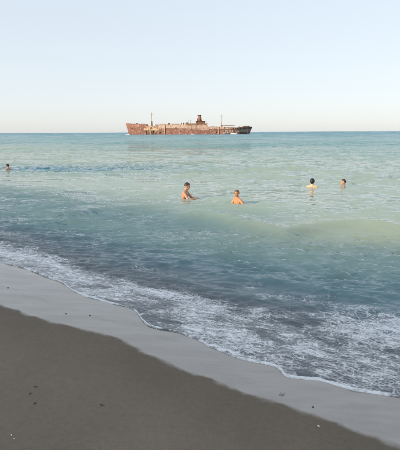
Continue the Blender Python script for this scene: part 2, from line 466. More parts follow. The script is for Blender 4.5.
BATHERS = [(187.5, 198.6), (236.5, 204.0), (312.0, 187.0), (343.0, 185.2), (7.8, 169.2)]
def build_sea():
    th = np.concatenate([np.linspace(R(-49), R(-31), 110, endpoint=False), np.linspace(R(-31), R(33), 1000, endpoint=False),
                         np.linspace(R(33), R(112), 200)])
    ref = [4.0]
    for k in range(4): ref.append(ref[-1] + 0.006)
    while ref[-1] < 12000:
        r = ref[-1]
        step = min(max(0.009, r * r / (2.1 * 978) * 1.05), r * 0.16)
        ref.append(r + step)
    ref = np.array(ref)
    off = ref - 4.0
    r0 = front_r(th)
    T = np.repeat(th[None], len(ref), 0)
    k = np.hanning(13); k /= k.sum()
    r0 = np.convolve(np.pad(r0, 6, 'edge'), k, 'valid')
    k = np.hanning(161); k /= k.sum()
    r0s = np.convolve(np.pad(r0, 80, 'edge'), k, 'valid')
    bl = sstep(0.0, 1.6, off)[:, None]
    Rr = (r0[None] * (1 - bl) + r0s[None] * bl) + off[:, None] * np.maximum(1.0, (r0s / 4.0))[None] ** 0.6
    X = np.sin(T) * Rr; Y = np.cos(T) * Rr
    DR = np.gradient(Rr, axis=0)
    v = vcoord(X, Y); u = ucoord(X, Y)
    w = (Rr - (r0[None] * (1 - bl) + r0s[None] * bl)) * np.cos(np.clip(T - TH_N, -1.45, 1.45))
    zb = beach_z(v, u)
    ramp = sstep(0.3, 2.6, w)
    Hw = wave_height(X, Y, DR) * (0.10 + 0.90 * ramp) + crest_height(X, Y) * sstep(0.1, 0.8, w)
    for (px, py) in BATHERS:
        p = pix(px, py, 0)
        d = np.hypot(X - p.x, Y - p.y) + (fbm(X * 1.5, Y * 1.5, 2) - 0.5) * 0.25
        Hw += 0.016 * np.cos(d * 2 * math.pi / 0.36) * np.exp(-(d / 0.65) ** 2) * sstep(0.05, 0.3, d)
    # rough, tumbled surface of the spent surf
    tum = ((fbm(X * 5.5, Y * 9.0, 4) - 0.5) * 0.045) * sstep(0.15, 0.7, w) * sstep(2.2, 1.0, w)
    level = Hw + tum
    film = 0.010 * (1 - np.exp(-w / 0.018)) + 0.02 * sstep(0, 0.6, w)
    rim = 0.012 * np.exp(-((w - 0.02) / 0.020) ** 2) * (0.15 + 0.85 * sstep(0.35, 0.7, fbm(u * 5.0, v * 5.0, 3)))
    bed = zb + film + rim + np.maximum(tum, 0) * 0.4
    k = 0.02
    m = np.maximum(level, bed); dd = np.abs(level - bed)
    Z = m + k * 0.25 * np.exp(-dd / k)
    Z[0] = zb[0] - 0.004
    # ---- foam density
    f1 = fbm(u * 0.9 + 11, v * 1.6 + 3, 4)
    f2 = fbm(u * 0.35 + 31, v * 0.9, 3)
    out = w * (1.0 + 0.65 * sstep(-1.5, -6.5, u)) + (f2 - 0.5) * 1.9
    band = sstep(2.0, 0.85, out)
    foam = band * (0.26 + 0.30 * sstep(0.30, 0.62, f1) + 0.14 * sstep(0.55, 0.95, out) * sstep(1.7, 1.2, out))
    foam = np.maximum(foam, 0.15 * sstep(3.0, 1.4, w) * sstep(0.45, 0.68, f1))
    edge = np.exp(-((w - 0.018) / (0.012 + 0.03 * fbm(u * 3.1, v * 0 + 3, 3))) ** 2)
    foam = np.maximum(foam, 1.0 * edge * (0.45 + 0.8 * sstep(0.25, 0.55, fbm(u * 2.2, v * 0, 3))))
    foam = np.clip(foam, 0, 1.2)
    foam[w > 4.5] = 0
    # ---- colour of the water itself (suspended sand inshore, its tones lifted to lighten the shaded strip, clearer green to blue outside)
    depth = np.clip(Z - zb, 0, None)
    c_sand = np.array([0.105, 0.116, 0.124]); c_murk = np.array([0.135, 0.172, 0.192]); c_inshore = np.array([0.140, 0.235, 0.250]); c_ochre = np.array([0.40, 0.455, 0.31])
    c_green = np.array([0.365, 0.455, 0.370]); c_teal = np.array([0.140, 0.330, 0.340]); c_blue = np.array([0.012, 0.215, 0.300])
    def mix(a, b, t): return a * (1 - t[..., None]) + b * t[..., None]
    n = fbm(X * 0.05 + 5, Y * 0.09, 4)
    C = mix(np.broadcast_to(c_sand, X.shape + (3,)), c_murk, sstep(0.0, 0.18, depth))
    C = mix(C, c_inshore, sstep(0.07, 0.26, depth))
    C = mix(C, c_green, sstep(0.45, 1.0, depth))
    C = mix(C, c_teal, np.clip(sstep(16, 60, v) * 0.9 + (n - 0.5) * 0.5 * sstep(8, 16, v), 0, 1))
    C = mix(C, c_blue, sstep(60, 400, v) * 0.8)
    pb = pix(45, 168.5, 0)
    C = mix(C, np.array([0.055, 0.21, 0.275]), np.exp(-((X - pb.x) / 9.0) ** 2 - ((Y - pb.y - 0.06 * (X - pb.x)) / 3.4) ** 2) * np.clip(0.2 + 1.3 * fbm(X * 0.5, Y * 0.9, 3), 0, 1))
    # paler, yellower green patch over the steepening wave
    pc = pix(372, 229, 0.1); ax = (X - pc.x); ay = (Y - pc.y)
    C = mix(C, c_ochre, np.exp(-(ax / 2.6) ** 2 - (ay / 1.1) ** 2) * 0.6)
    rough = 0.05 + 0.27 * sstep(20, 250, Rr)
    o = grid_mesh('sea', X, Y, Z, water_material(), attrs={'foam': foam, 'rough': rough, 'far': (0.5 * sstep(6, 13, Rr) + 0.5 * sstep(13, 75, Rr)) * (0.25 + 0.75 * chop_field(X, Y))}, colors={'body': C})
    tag(o, kind='structure')
build_sea()

# ------------------------------------------------------------------ the wreck on the horizon
SHIP_Y = 430.0
def rust_material(name, cols, streak=0.5, rough=0.85):
    m = NT(name)
    p = m.obj()
    n = m.noise(p, 0.35, 6, 0.65)
    st = m.noise(m.scale(p, (1.6, 1.6, 0.12)), 0.8, 4, 0.6)
    f = m.math('ADD', m.math('MULTIPLY', n, 1 - streak), m.math('MULTIPLY', st, streak))
    k = len(cols)
    m.l(m.ramp(f, [(0.28 + 0.44 * i / (k - 1), c) for i, c in enumerate(cols)]), m.b.inputs['Base Color'])
    m.b.inputs['Roughness'].default_value = rough
    m.l(m.bump(n, 0.15, 0.6), m.b.inputs['Normal'])
    return m.mat

def hull_material():
    m = NT('rusted_hull_plating')
    p = m.obj()
    base = m.attr('paint', 'Color')
    n = m.noise(p, 0.5, 6, 0.7)
    st = m.noise(m.scale(p, (0.8, 0.8, 0.16)), 0.8, 6, 0.75)
    c = m.mixc(m.mapr(st, 0.45, 0.66, 0.0, 0.75), base, (0.13, 0.07, 0.055))
    c = m.mixc(m.mapr(n, 0.52, 0.66, 0.0, 0.7), c, (0.56, 0.38, 0.28))
    m.l(c, m.b.inputs['Base Color'])
    m.b.inputs['Roughness'].default_value = 0.85
    m.l(m.bump(n, 0.2, 0.6), m.b.inputs['Normal'])
    return m.mat

def box_bm(bm, x0, x1, y0, y1, z0, z1, bev=0.0):
    r = bmesh.ops.create_cube(bm, size=1.0)
    for v in r['verts']:
        v.co = Vector(((x0 + x1) / 2 + v.co.x * (x1 - x0), (y0 + y1) / 2 + v.co.y * (y1 - y0), (z0 + z1) / 2 + v.co.z * (z1 - z0)))
    return r['verts']
def box(name, x0, x1, y0, y1, z0, z1, mat, parent):
    bm = bmesh.new(); box_bm(bm, x0, x1, y0, y1, z0, z1)
    bmesh.ops.bevel(bm, geom=list(bm.edges), offset=min(x1 - x0, y1 - y0, z1 - z0) * 0.06, segments=1, affect='EDGES')
    return bm_obj(name, bm, mat, parent)
def tube(bm, a, b, r0, r1, seg=8):
    a = Vector(a); b = Vector(b); d = (b - a)
    M = Matrix.Translation((a + b) / 2) @ d.to_track_quat('Z', 'Y').to_matrix().to_4x4()
    bmesh.ops.create_cone(bm, cap_ends=True, segments=seg, radius1=r0, radius2=r1, depth=d.length, matrix=M)
def pole(name, a, b, r0, r1, mat, parent, seg=8):
    bm = bmesh.new(); tube(bm, a, b, r0, r1, seg)
    return bm_obj(name, bm, mat, parent, True)

def sheer(x):
    return np.interp(x, [0, 6, 20.5, 21.2, 29.4, 30.2, 57.5, 58.3, 80, 80.8, 94, 96, 110, 111.2, 123.5],
                     [10.9, 10.3, 10.0, 8.0, 7.9, 9.7, 9.3, 8.6, 8.5, 7.2, 7.0, 6.2, 6.2, 6.6, 7.0])
def half_deck(x):
    return np.interp(x, [0, 3, 8, 15, 24, 34, 104, 114, 120, 123.5], [0.25, 2.2, 4.8, 7.0, 8.4, 8.8, 8.8, 7.6, 5.6, 3.4])
def half_keel(x):
    return np.interp(x, [0, 3, 8, 15, 26, 38, 96, 108, 116, 123.5], [0.1, 0.3, 1.6, 4.0, 7.2, 8.6, 8.6, 6.0, 2.2, 0.3])

def build_ship():
    ship = empty('shipwreck', (0, 0, 0))
    tag(ship, 'rusty grounded cargo shipwreck with a funnel and two masts, lying on the horizon', 'shipwreck')
    rng = np.random.RandomState(5)
    rust = rust_material('rusted_steel', [(0.10, 0.05, 0.035), (0.24, 0.115, 0.075), (0.42, 0.24, 0.15)])
    pale = rust_material('flaking_cream_paint', [(0.30, 0.16, 0.09), (0.62, 0.43, 0.27), (0.76, 0.60, 0.42)], 0.6)
    dark = rust_material('dark_rusted_steel', [(0.035, 0.028, 0.028), (0.085, 0.06, 0.05), (0.17, 0.10, 0.075)])
    grey = rust_material('weathered_grey_steel', [(0.20, 0.15, 0.12), (0.36, 0.28, 0.22), (0.5, 0.42, 0.34)])
    # ---- hull shell: both sides in one mesh, ragged where the plates have rusted away
    xs = np.concatenate([np.linspace(0, 20, 31), np.linspace(20.6, 110.6, 121), np.linspace(111.2, 123.5, 17)])
    tz = np.linspace(0, 1, 13)
    verts, cols, faces = [], [], []
    ZB = -3.0
    idx = {}
    for s in (-1, 1):
        for i, x in enumerate(xs):
            top = float(sheer(x))
            worn = 21 < x < 31 or 81 < x < 111
            top += rng.normal() * (0.45 if worn else 0.10)
            for j, t in enumerate(tz):
                z = ZB + (top - ZB) * t
                f = max(0.0, min(1.0, (z + 1.5) / 9.0)) ** 1.3
                b = float(half_keel(x)) * (1 - f) + float(half_deck(x)) * f
                rake = 3.6 * (1 - max(0, min(1, (z + 3) / 13.5))) * max(0, 1 - x / 14) + 0
                aft = -3.0 * (1 - max(0, min(1, (z + 1) / 8.0))) * max(0, (x - 114) / 9.5)
                dent = rng.normal() * (0.10 if worn else 0.04)
                idx[(s, i, j)] = len(verts)
                verts.append((x + rake + aft, s * (b + dent), z))
                # paint by place: red-brown bow, cream upper strake amidships, near black stern
                k = fbm(np.array([x * 0.16]), np.array([z * 0.3]), 3)[0]
                if x < 20.5: c = np.array((0.30, 0.145, 0.11))
                elif x < 31: c = np.array((0.60, 0.40, 0.26)) if z > 2.6 else np.array((0.30, 0.155, 0.115))
                elif x < 60: c = np.array((0.64, 0.46, 0.37)) if z > 5.8 + (k - 0.5) * 2 else np.array((0.31, 0.145, 0.11))
                elif x < 95: c = np.array((0.58, 0.40, 0.32)) if z > 5.0 + (k - 0.5) * 3 else np.array((0.30, 0.145, 0.108))
                elif x < 110.5: c = np.array((0.55, 0.40, 0.32)) if k > 0.5 else np.array((0.10, 0.06, 0.05))
                else: c = np.array((0.135, 0.100, 0.092)) if k < 0.55 or z < 2 else np.array((0.34, 0.25, 0.20))
                cols.append(tuple(c * (0.85 + 0.3 * k)))
    for s in (-1, 1):
        for i in range(len(xs) - 1):
            x = xs[i]
            for j in range(len(tz) - 1):
                z = ZB + (float(sheer(x)) - ZB) * tz[j]
                hole = fbm(np.array([x * 0.33 + 9]), np.array([z * 0.5 + s * 4]), 2)[0]
                lim = 0.72 if (22 < x < 31 or 96 < x < 110) else (0.80 if 31 < x < 96 else 2)
                if hole > lim and z > 1.2: continue
                f = [idx[(s, i, j)], idx[(s, i + 1, j)], idx[(s, i + 1, j + 1)], idx[(s, i, j + 1)]]
                faces.append(f if s < 0 else f[::-1])
    # transom and stem closed
    n = len(xs) - 1
    for j in range(len(tz) - 1):
        faces.append([idx[(-1, n, j)], idx[(1, n, j)], idx[(1, n, j + 1)], idx[(-1, n, j + 1)]])
        faces.append([idx[(1, 0, j)], idx[(-1, 0, j)], idx[(-1, 0, j + 1)], idx[(1, 0, j + 1)]])
    hull = mesh_obj('hull', verts, faces, hull_material(), ship)
    a = hull.data.attributes.new('paint', 'FLOAT_COLOR', 'POINT')
    a.data.foreach_set('color', np.concatenate([np.array(cols), np.ones((len(cols), 1))], 1).ravel().astype(np.float32))
    so = hull.modifiers.new('thick', 'SOLIDIFY'); so.thickness = 0.12
    hull['label'] = 'long riveted hull, red-brown at the bow, cream amidships, near black at the stern'
    # ---- decks
    def deck(name, xa, xb, dz, mat):
        q = np.linspace(xa, xb, 14)
        vv = []
        for x in q:
            b = float(half_deck(x)) - 0.25; z = float(sheer(x)) - dz
            vv += [(x, -b, z), (x, b, z), (x, b, z - 0.25), (x, -b, z - 0.25)]
        ff = []
        for i in range(len(q) - 1):
            o = i * 4
            for a_, b_ in ((0, 1), (1, 2), (2, 3), (3, 0)):
                ff.append((o + a_, o + b_, o + 4 + b_, o + 4 + a_))
        ff += [(0, 3, 2, 1), (len(vv) - 4, len(vv) - 3, len(vv) - 2, len(vv) - 1)]
        return mesh_obj(name, vv, ff, mat, ship)
    deck('forecastle_deck', 1.0, 20.2, 0.9, rust)
    deck('well_deck', 21.4, 29.2, 2.2, rust)
    deck('main_deck', 30.4, 80.0, 1.2, rust)
    deck('aft_deck', 81.0, 110.4, 1.6, dark)
    deck('poop_deck', 111.5, 122.5, 0.9, dark)
    for nm, x, z0, z1, m_ in (('bulkhead', 20.6, -2, 9.1, rust), ('bulkhead', 30.3, -2, 8.5, pale), ('bulkhead', 57.9, -2, 8.2, rust),
                              ('bulkhead', 80.4, -2, 7.4, rust), ('bulkhead', 110.9, -2, 7.2, dark)):
        b = float(half_deck(x)) - 0.4
        box(nm, x - 0.12, x + 0.12, -b, b, z0, z1, m_, ship)
    # ---- frames showing along the holed stretches
    for x in list(np.arange(22, 30.5, 1.7)) + list(np.arange(83, 110, 2.1)):
        for s in (-1, 1):
            b = float(half_deck(x)) - 0.45
            t_ = box('frame_rib', x - 0.14, x + 0.14, s * b - 0.16, s * b + 0.16, -1.5, float(sheer(x)) - 0.1 + rng.rand() * 0.5, grey if rng.rand() < 0.4 else rust, ship)
    # ---- pale plates and beams standing proud of the side (camera side)
    def outboard(name, x0, x1, z0, z1, mat, off=0.18):
        b = -(float(half_deck((x0 + x1) / 2)) + off)
        return box(name, x0, x1, b - 0.16, b + 0.6, z0, z1, mat, ship)
    outboard('cream_plate', 18.9, 25.2, 4.2, 6.0, pale)
    outboard('cream_plate', 25.4, 33.6, 3.9, 5.7, pale)
    outboard('side_beam', 24.2, 25.0, 0.2, 7.0, pale, 0.5)
    outboard('side_beam', 38.0, 39.1, 0.3, 9.3, pale, 0.3)
    outboard('side_beam', 90.2, 90.9, 0.3, 7.8, pale, 0.3)
    outboard('rubbing_strake', 40, 78, 5.9, 6.25, rust, 0.05)
    outboard('rubbing_strake', 81, 108, 4.6, 4.9, rust, 0.05)
    # ---- bow fittings
    def rail(xa, xb, dz=0.0, h=1.1, step=1.8):
        for s in (-1, 1):
            pr = None
            for x in np.arange(xa, xb, step):
                b = s * (float(half_deck(x)) - 0.3); z = float(sheer(x)) - dz
                if rng.rand() < 0.85: pole('railing_post', (x, b, z), (x, b, z + h), 0.06, 0.06, rust, ship, 5)
                if pr and rng.rand() < 0.75: pole('railing_bar', pr, (x, b, z + h), 0.05, 0.05, rust, ship, 5)
                pr = (x, b, z + h)
    rail(2, 20, 0.5, 1.0)
    rail(112, 122.5, 0.1, 1.2)
    bm = bmesh.new()
    tube(bm, (11, -1.6, 10.4), (11, 1.6, 10.4), 0.55, 0.55, 10); box_bm(bm, 10.2, 11.8, -0.5, 0.5, 9.3, 10.6)
    bm_obj('windlass', bm, dark, ship)
    for s in (-1, 1):
        bm = bmesh.new()
        z = 6.2; x = 6.0; b = s * 3.9
        tube(bm, (x, b, z + 1.2), (x, b, z - 0.6), 0.14, 0.14, 6)
        tube(bm, (x - 0.9, b, z - 0.2), (x, b, z - 0.8), 0.10, 0.16, 6); tube(bm, (x + 0.9, b, z - 0.2), (x, b, z - 0.8), 0.10, 0.16, 6)
        bm_obj('anchor', bm, dark, ship)
    # ---- foremast with crosstree and derrick boom
    fm = pole('foremast', (25.3, 0, 5.5), (25.3, 0, 21.0), 0.34, 0.16, grey, ship)
    pole('mast_house', (25.3, 0, 6.0), (25.3, 0, 12.6), 0.85, 0.75, rust, ship, 10)
    pole('crosstree', (25.3, -2.2, 18.6), (25.3, 2.2, 18.6), 0.12, 0.12, grey, fm, 6)
    pole('crosstree', (23.6, 0, 18.9), (27.2, 0, 18.9), 0.12, 0.12, grey, fm, 6)
    # ---- midships: hatch coamings, tank dome, vents
    for x0, x1 in ((32.5, 38.5), (45, 52)):
        h_ = box('hatch_coaming', x0, x1, -4, 4, 8.2, 9.9, grey, ship)
        box('hatch_cover', x0 - 0.2, x1 + 0.2, -4.2, 4.2, 9.9, 10.15, rust, h_)
    bm = bmesh.new(); bmesh.ops.create_uvsphere(bm, u_segments=14, v_segments=8, radius=1.3, matrix=Matrix.Translation((42.4, -3, 9.6)))
    bm_obj('tank_dome', bm, dark, ship, True)
    for x in (54.5, 56.4):
        v_ = pole('ventilator', (x, -5, 8.2), (x, -5, 10.6), 0.3, 0.3, rust, ship)
        bm = bmesh.new(); bmesh.ops.create_uvsphere(bm, u_segments=10, v_segments=6, radius=0.55, matrix=Matrix.Translation((x, -5.2, 10.7)))
        bm_obj('cowl', bm, rust, v_, True)
    # ---- superstructure
    house = box('deckhouse', 58.6, 79.4, -7.2, 7.2, 5.8, 9.9, pale, ship)
    house['label'] = 'long low cream deckhouse streaked with rust'
    x = 59.8
    while x < 78.6:
        for s in (-1, 1):
            w_ = box('window', x, x + 0.9, s * 7.2 - 0.06, s * 7.2 + 0.06, 7.5, 8.8, dark, house)
        x += 1.75
    for x in (63.2, 70.4, 76.6):
        d_ = box('doorway', x, x + 0.85, -7.30, -7.18, 6.3, 8.3, dark, house)
    roof = box('boat_deck', 57.6, 80.0, -8.4, 8.4, 9.92, 10.4, rust, ship)
    for x in np.arange(58.2, 80, 2.6):
        for s in (-1, 1):
            pole('stanchion', (x, s * 8.1, 7.5), (x, s * 8.1, 9.95), 0.09, 0.09, rust, roof, 6)
    br = box('bridge_house', 68.6, 77.6, -4.6, 4.6, 10.38, 12.3, rust, ship)
    for x in (69.4, 71.2, 73.0, 74.8, 76.2):
        for s in (-1, 1):
            box('window', x, x + 0.8, s * 4.6 - 0.05, s * 4.6 + 0.05, 11.1, 11.9, dark, br)
    box('bridge_roof', 68.2, 79.2, -5.0, 5.0, 12.32, 12.6, dark, br)
    bm = bmesh.new()
    tube(bm, (72.3, 0, 12.4), (72.0, 0, 18.2), 2.0, 1.6, 20)
    fn = bm_obj('funnel', bm, rust_material('rusted_funnel_steel', [(0.16, 0.07, 0.05), (0.30, 0.14, 0.10), (0.40, 0.20, 0.14)]), ship, True)
    bm = bmesh.new(); tube(bm, (71.98, 0, 17.6), (71.95, 0, 18.3), 1.85, 1.85, 20); bm_obj('funnel_cap', bm, dark, fn, True)
    bm = bmesh.new(); tube(bm, (70.0, -1.2, 12.4), (70.0, -1.2, 15.2), 0.3, 0.3, 8); bm_obj('exhaust_pipe', bm, rust, fn, True)
    for x in (61.8, 63.6):
        pole('davit', (x, -7.6, 10.3), (x, -7.6, 13.2), 0.16, 0.12, rust, roof, 6)
        pole('davit', (x, -7.6, 13.2), (x - 0.2, -8.8, 13.6), 0.12, 0.1, rust, roof, 6)
    box('locker', 59.2, 60.8, -3, 1, 10.4, 11.5, rust, roof)
    # ---- aft mast and kingposts
    am = pole('aft_mast', (93.6, 0, 5.8), (93.6, 0, 19.4), 0.34, 0.16, grey, ship)
    pole('mast_house', (93.6, 0, 5.8), (93.6, 0, 9.0), 0.9, 0.8, rust, ship, 10)
    pole('crosstree', (92.4, 0, 17.0), (94.8, 0, 17.0), 0.1, 0.1, grey, am, 6)
    pole('derrick_boom', (94.4, -1, 8.4), (106, -5.5, 8.2), 0.2, 0.14, rust, am, 6)
    for x0, x1 in ((84, 89), (98, 104)):
        box('hatch_coaming', x0, x1, -3.6, 3.6, 5.2, 6.9, grey, ship)
    # ---- poop
    ph = box('poop_house', 114.6, 120.6, -3.6, 3.6, 6.0, 7.7, grey, ship)
    box('poop_roof', 113.6, 121.6, -4.4, 4.4, 7.72, 7.92, pale, ph)
    for x in (115.4, 117.2, 119.0):
        box('window', x, x + 0.8, -3.66, -3.5, 6.8, 7.3, dark, ph)
    # lie of the wreck: a slight list, aground
    p = pix(128.3, 134.2, 0)
    ship.location = ((128.3 - 200.0) / 430 * 432.0, SHIP_Y + 2, 0.0)
    ship.rotation_euler = (R(1.0), R(0.0), R(0.0))
    return ship
build_ship()

# white water breaking against the wreck
def foam_material():
    m = NT('white_water')
    n = m.noise(m.obj(), 2.0, 4, 0.6)
    m.l(m.ramp(n, [(0.3, (0.62, 0.66, 0.67)), (0.7, (0.86, 0.86, 0.86))]), m.b.inputs['Base Color'])
    m.b.inputs['Roughness'].default_value = 0.7
    m.l(m.bump(n, 0.3, 0.8), m.b.inputs['Normal'])
    return m.mat
FOAM = foam_material()
def splash(label, x, y, lx, ly, h, seed):
    rng = np.random.RandomState(seed)
    n, m_ = 40, 16
    U, V = np.meshgrid(np.linspace(-1, 1, n), np.linspace(-1, 1, m_))
    env = np.clip(1 - U ** 2, 0, 1) * np.clip(1 - V ** 2, 0, 1)
    Z = -0.25 + env ** 0.6 * h * (0.25 + 1.1 * fbm(U * 4 + seed, V * 3, 3))
    o = grid_mesh('surf_foam', U * lx, V * ly, Z, FOAM)
    o.location = (x, y, 0)
    tag(o, label, 'surf', kind='stuff')
sx = (128.3 - 200.0) / 430 * 432.0
splash('white water breaking round the bow of the wreck', sx + 2.2, SHIP_Y - 1, 2.8, 2.2, 1.1, 1)
splash('white water breaking against the hull near the stern of the wreck', sx + 105, SHIP_Y - 8.5, 3.6, 2.0, 1.7, 2)
splash('small patch of white water below the deckhouse of the wreck', sx + 65.5, SHIP_Y - 9, 2.0, 1.6, 0.9, 3)

# ------------------------------------------------------------------ bathers
def skin_material(name, c):
    m = NT(name)
    n = m.noise(m.obj(), 9.0, 4, 0.6)
    dark = tuple(x * 0.84 for x in c)
    m.l(m.mixc(m.mapr(n, 0.35, 0.7), dark, c), m.b.inputs['Base Color'])
    m.b.inputs['Roughness'].default_value = 0.55
    m.b.inputs['Subsurface Weight'].default_value = 0.08
    m.b.inputs['Subsurface Radius'].default_value = (0.012, 0.005, 0.003)
    return m.mat
def hair_material(name, c):
    m = NT(name)
    n = m.noise(m.scale(m.obj(), (60, 60, 8)), 1.0, 3, 0.6)
    m.l(m.mixc(n, tuple(x * 0.6 for x in c), tuple(min(1, x * 1.5) for x in c)), m.b.inputs['Base Color'])
    m.b.inputs['Roughness'].default_value = 0.45
    m.l(m.bump(n, 0.01, 0.8), m.b.inputs['Normal'])
    return m.mat
def plain(name, c, rough=0.6):
    m = NT(name)
    n = m.noise(m.obj(), 30, 3, 0.6)
    m.l(m.mixc(n, tuple(x * 0.8 for x in c), tuple(min(1, x * 1.15) for x in c)), m.b.inputs['Base Color'])
    m.b.inputs['Roughness'].default_value = rough
    return m.mat

def ell(bm, c, r, rot=None, sub=3):
    M = Matrix.Translation(c)
    if rot is not None: M = M @ rot.to_4x4()
    M = M @ Matrix.Diagonal((r[0], r[1], r[2], 1))
    bmesh.ops.create_icosphere(bm, subdivisions=sub, radius=1.0, matrix=M)
_t = bmesh.new(); bmesh.ops.create_icosphere(_t, subdivisions=2, radius=1.0)
_t.verts.index_update()
ICO_V = [v.co.copy() for v in _t.verts]; ICO_F = [[v.index for v in f.verts] for f in _t.faces]
_t.free()
def cap(bm, a, b, ra, rb, n=None):
    a = Vector(a); b = Vector(b)
    L = (b - a).length
    n = n or max(3, int(L / (min(ra, rb) * 0.45)) + 1)
    for i in range(n + 1):
        t = i / n
        r = ra + (rb - ra) * t
        c = a.lerp(b, t)
        vs_ = [bm.verts.new(c + v * r) for v in ICO_V]
        for f in ICO_F: bm.faces.new([vs_[k] for k in f])

def remeshed(name, bm, mat, parent, voxel=0.010, smooth=5):
    o = bm_obj('tmp', bm, mat)
    md = o.modifiers.new('r', 'REMESH'); md.mode = 'VOXEL'; md.voxel_size = voxel
    sm = o.modifiers.new('s', 'SMOOTH'); sm.factor = 0.5; sm.iterations = smooth
    dg = bpy.context.evaluated_depsgraph_get()
    me = bpy.data.meshes.new_from_object(o.evaluated_get(dg))
    bpy.data.objects.remove(o)
    me.name = name
    me.polygons.foreach_set('use_smooth', [True] * len(me.polygons))
    if not me.materials: me.materials.append(mat)
    r = bpy.data.objects.new(name, me); COL.objects.link(r)
    r.parent = parent
    return r

def two_bone(a, target, l1, l2, pole_dir):
    a = Vector(a); t = Vector(target); d = t - a; L = min(d.length, (l1 + l2) * 0.999)
    d = d.normalized(); t = a + d * L
    x = (l1 * l1 - l2 * l2 + L * L) / (2 * L); h = math.sqrt(max(0, l1 * l1 - x * x))
    pd = Vector(pole_dir); pd = (pd - d * pd.dot(d)).normalized()
    return a + d * x + pd * h, t

def hand(bm, wrist, direction, palm_n):
    d = Vector(direction).normalized(); n = Vector(palm_n); n = (n - d * n.dot(d)).normalized(); s = d.cross(n)
    w = Vector(wrist)
    for k in (-1, -0.35, 0.35, 1):
        cap(bm, w + s * k * 0.022 + d * 0.01, w + s * k * 0.030 + d * 0.085, 0.015, 0.013, 5)
    for k, L in ((-1, 0.062), (-0.35, 0.078), (0.35, 0.085), (1, 0.074)):
        b0 = w + s * k * 0.031 + d * 0.085
        b1 = b0 + d * L * 0.55 + s * k * 0.006 + n * 0.008
        b2 = b1 + d * L * 0.42 + n * 0.022
        cap(bm, b0, b1, 0.0105, 0.0095, 5); cap(bm, b1, b2, 0.0095, 0.0085, 4)
    b0 = w + s * 0.026 + d * 0.02
    b1 = b0 + s * 0.042 + d * 0.035 + n * 0.01
    cap(bm, b0, b1, 0.014, 0.012, 4); cap(bm, b1, b1 + d * 0.032 + s * 0.008, 0.012, 0.010, 4)

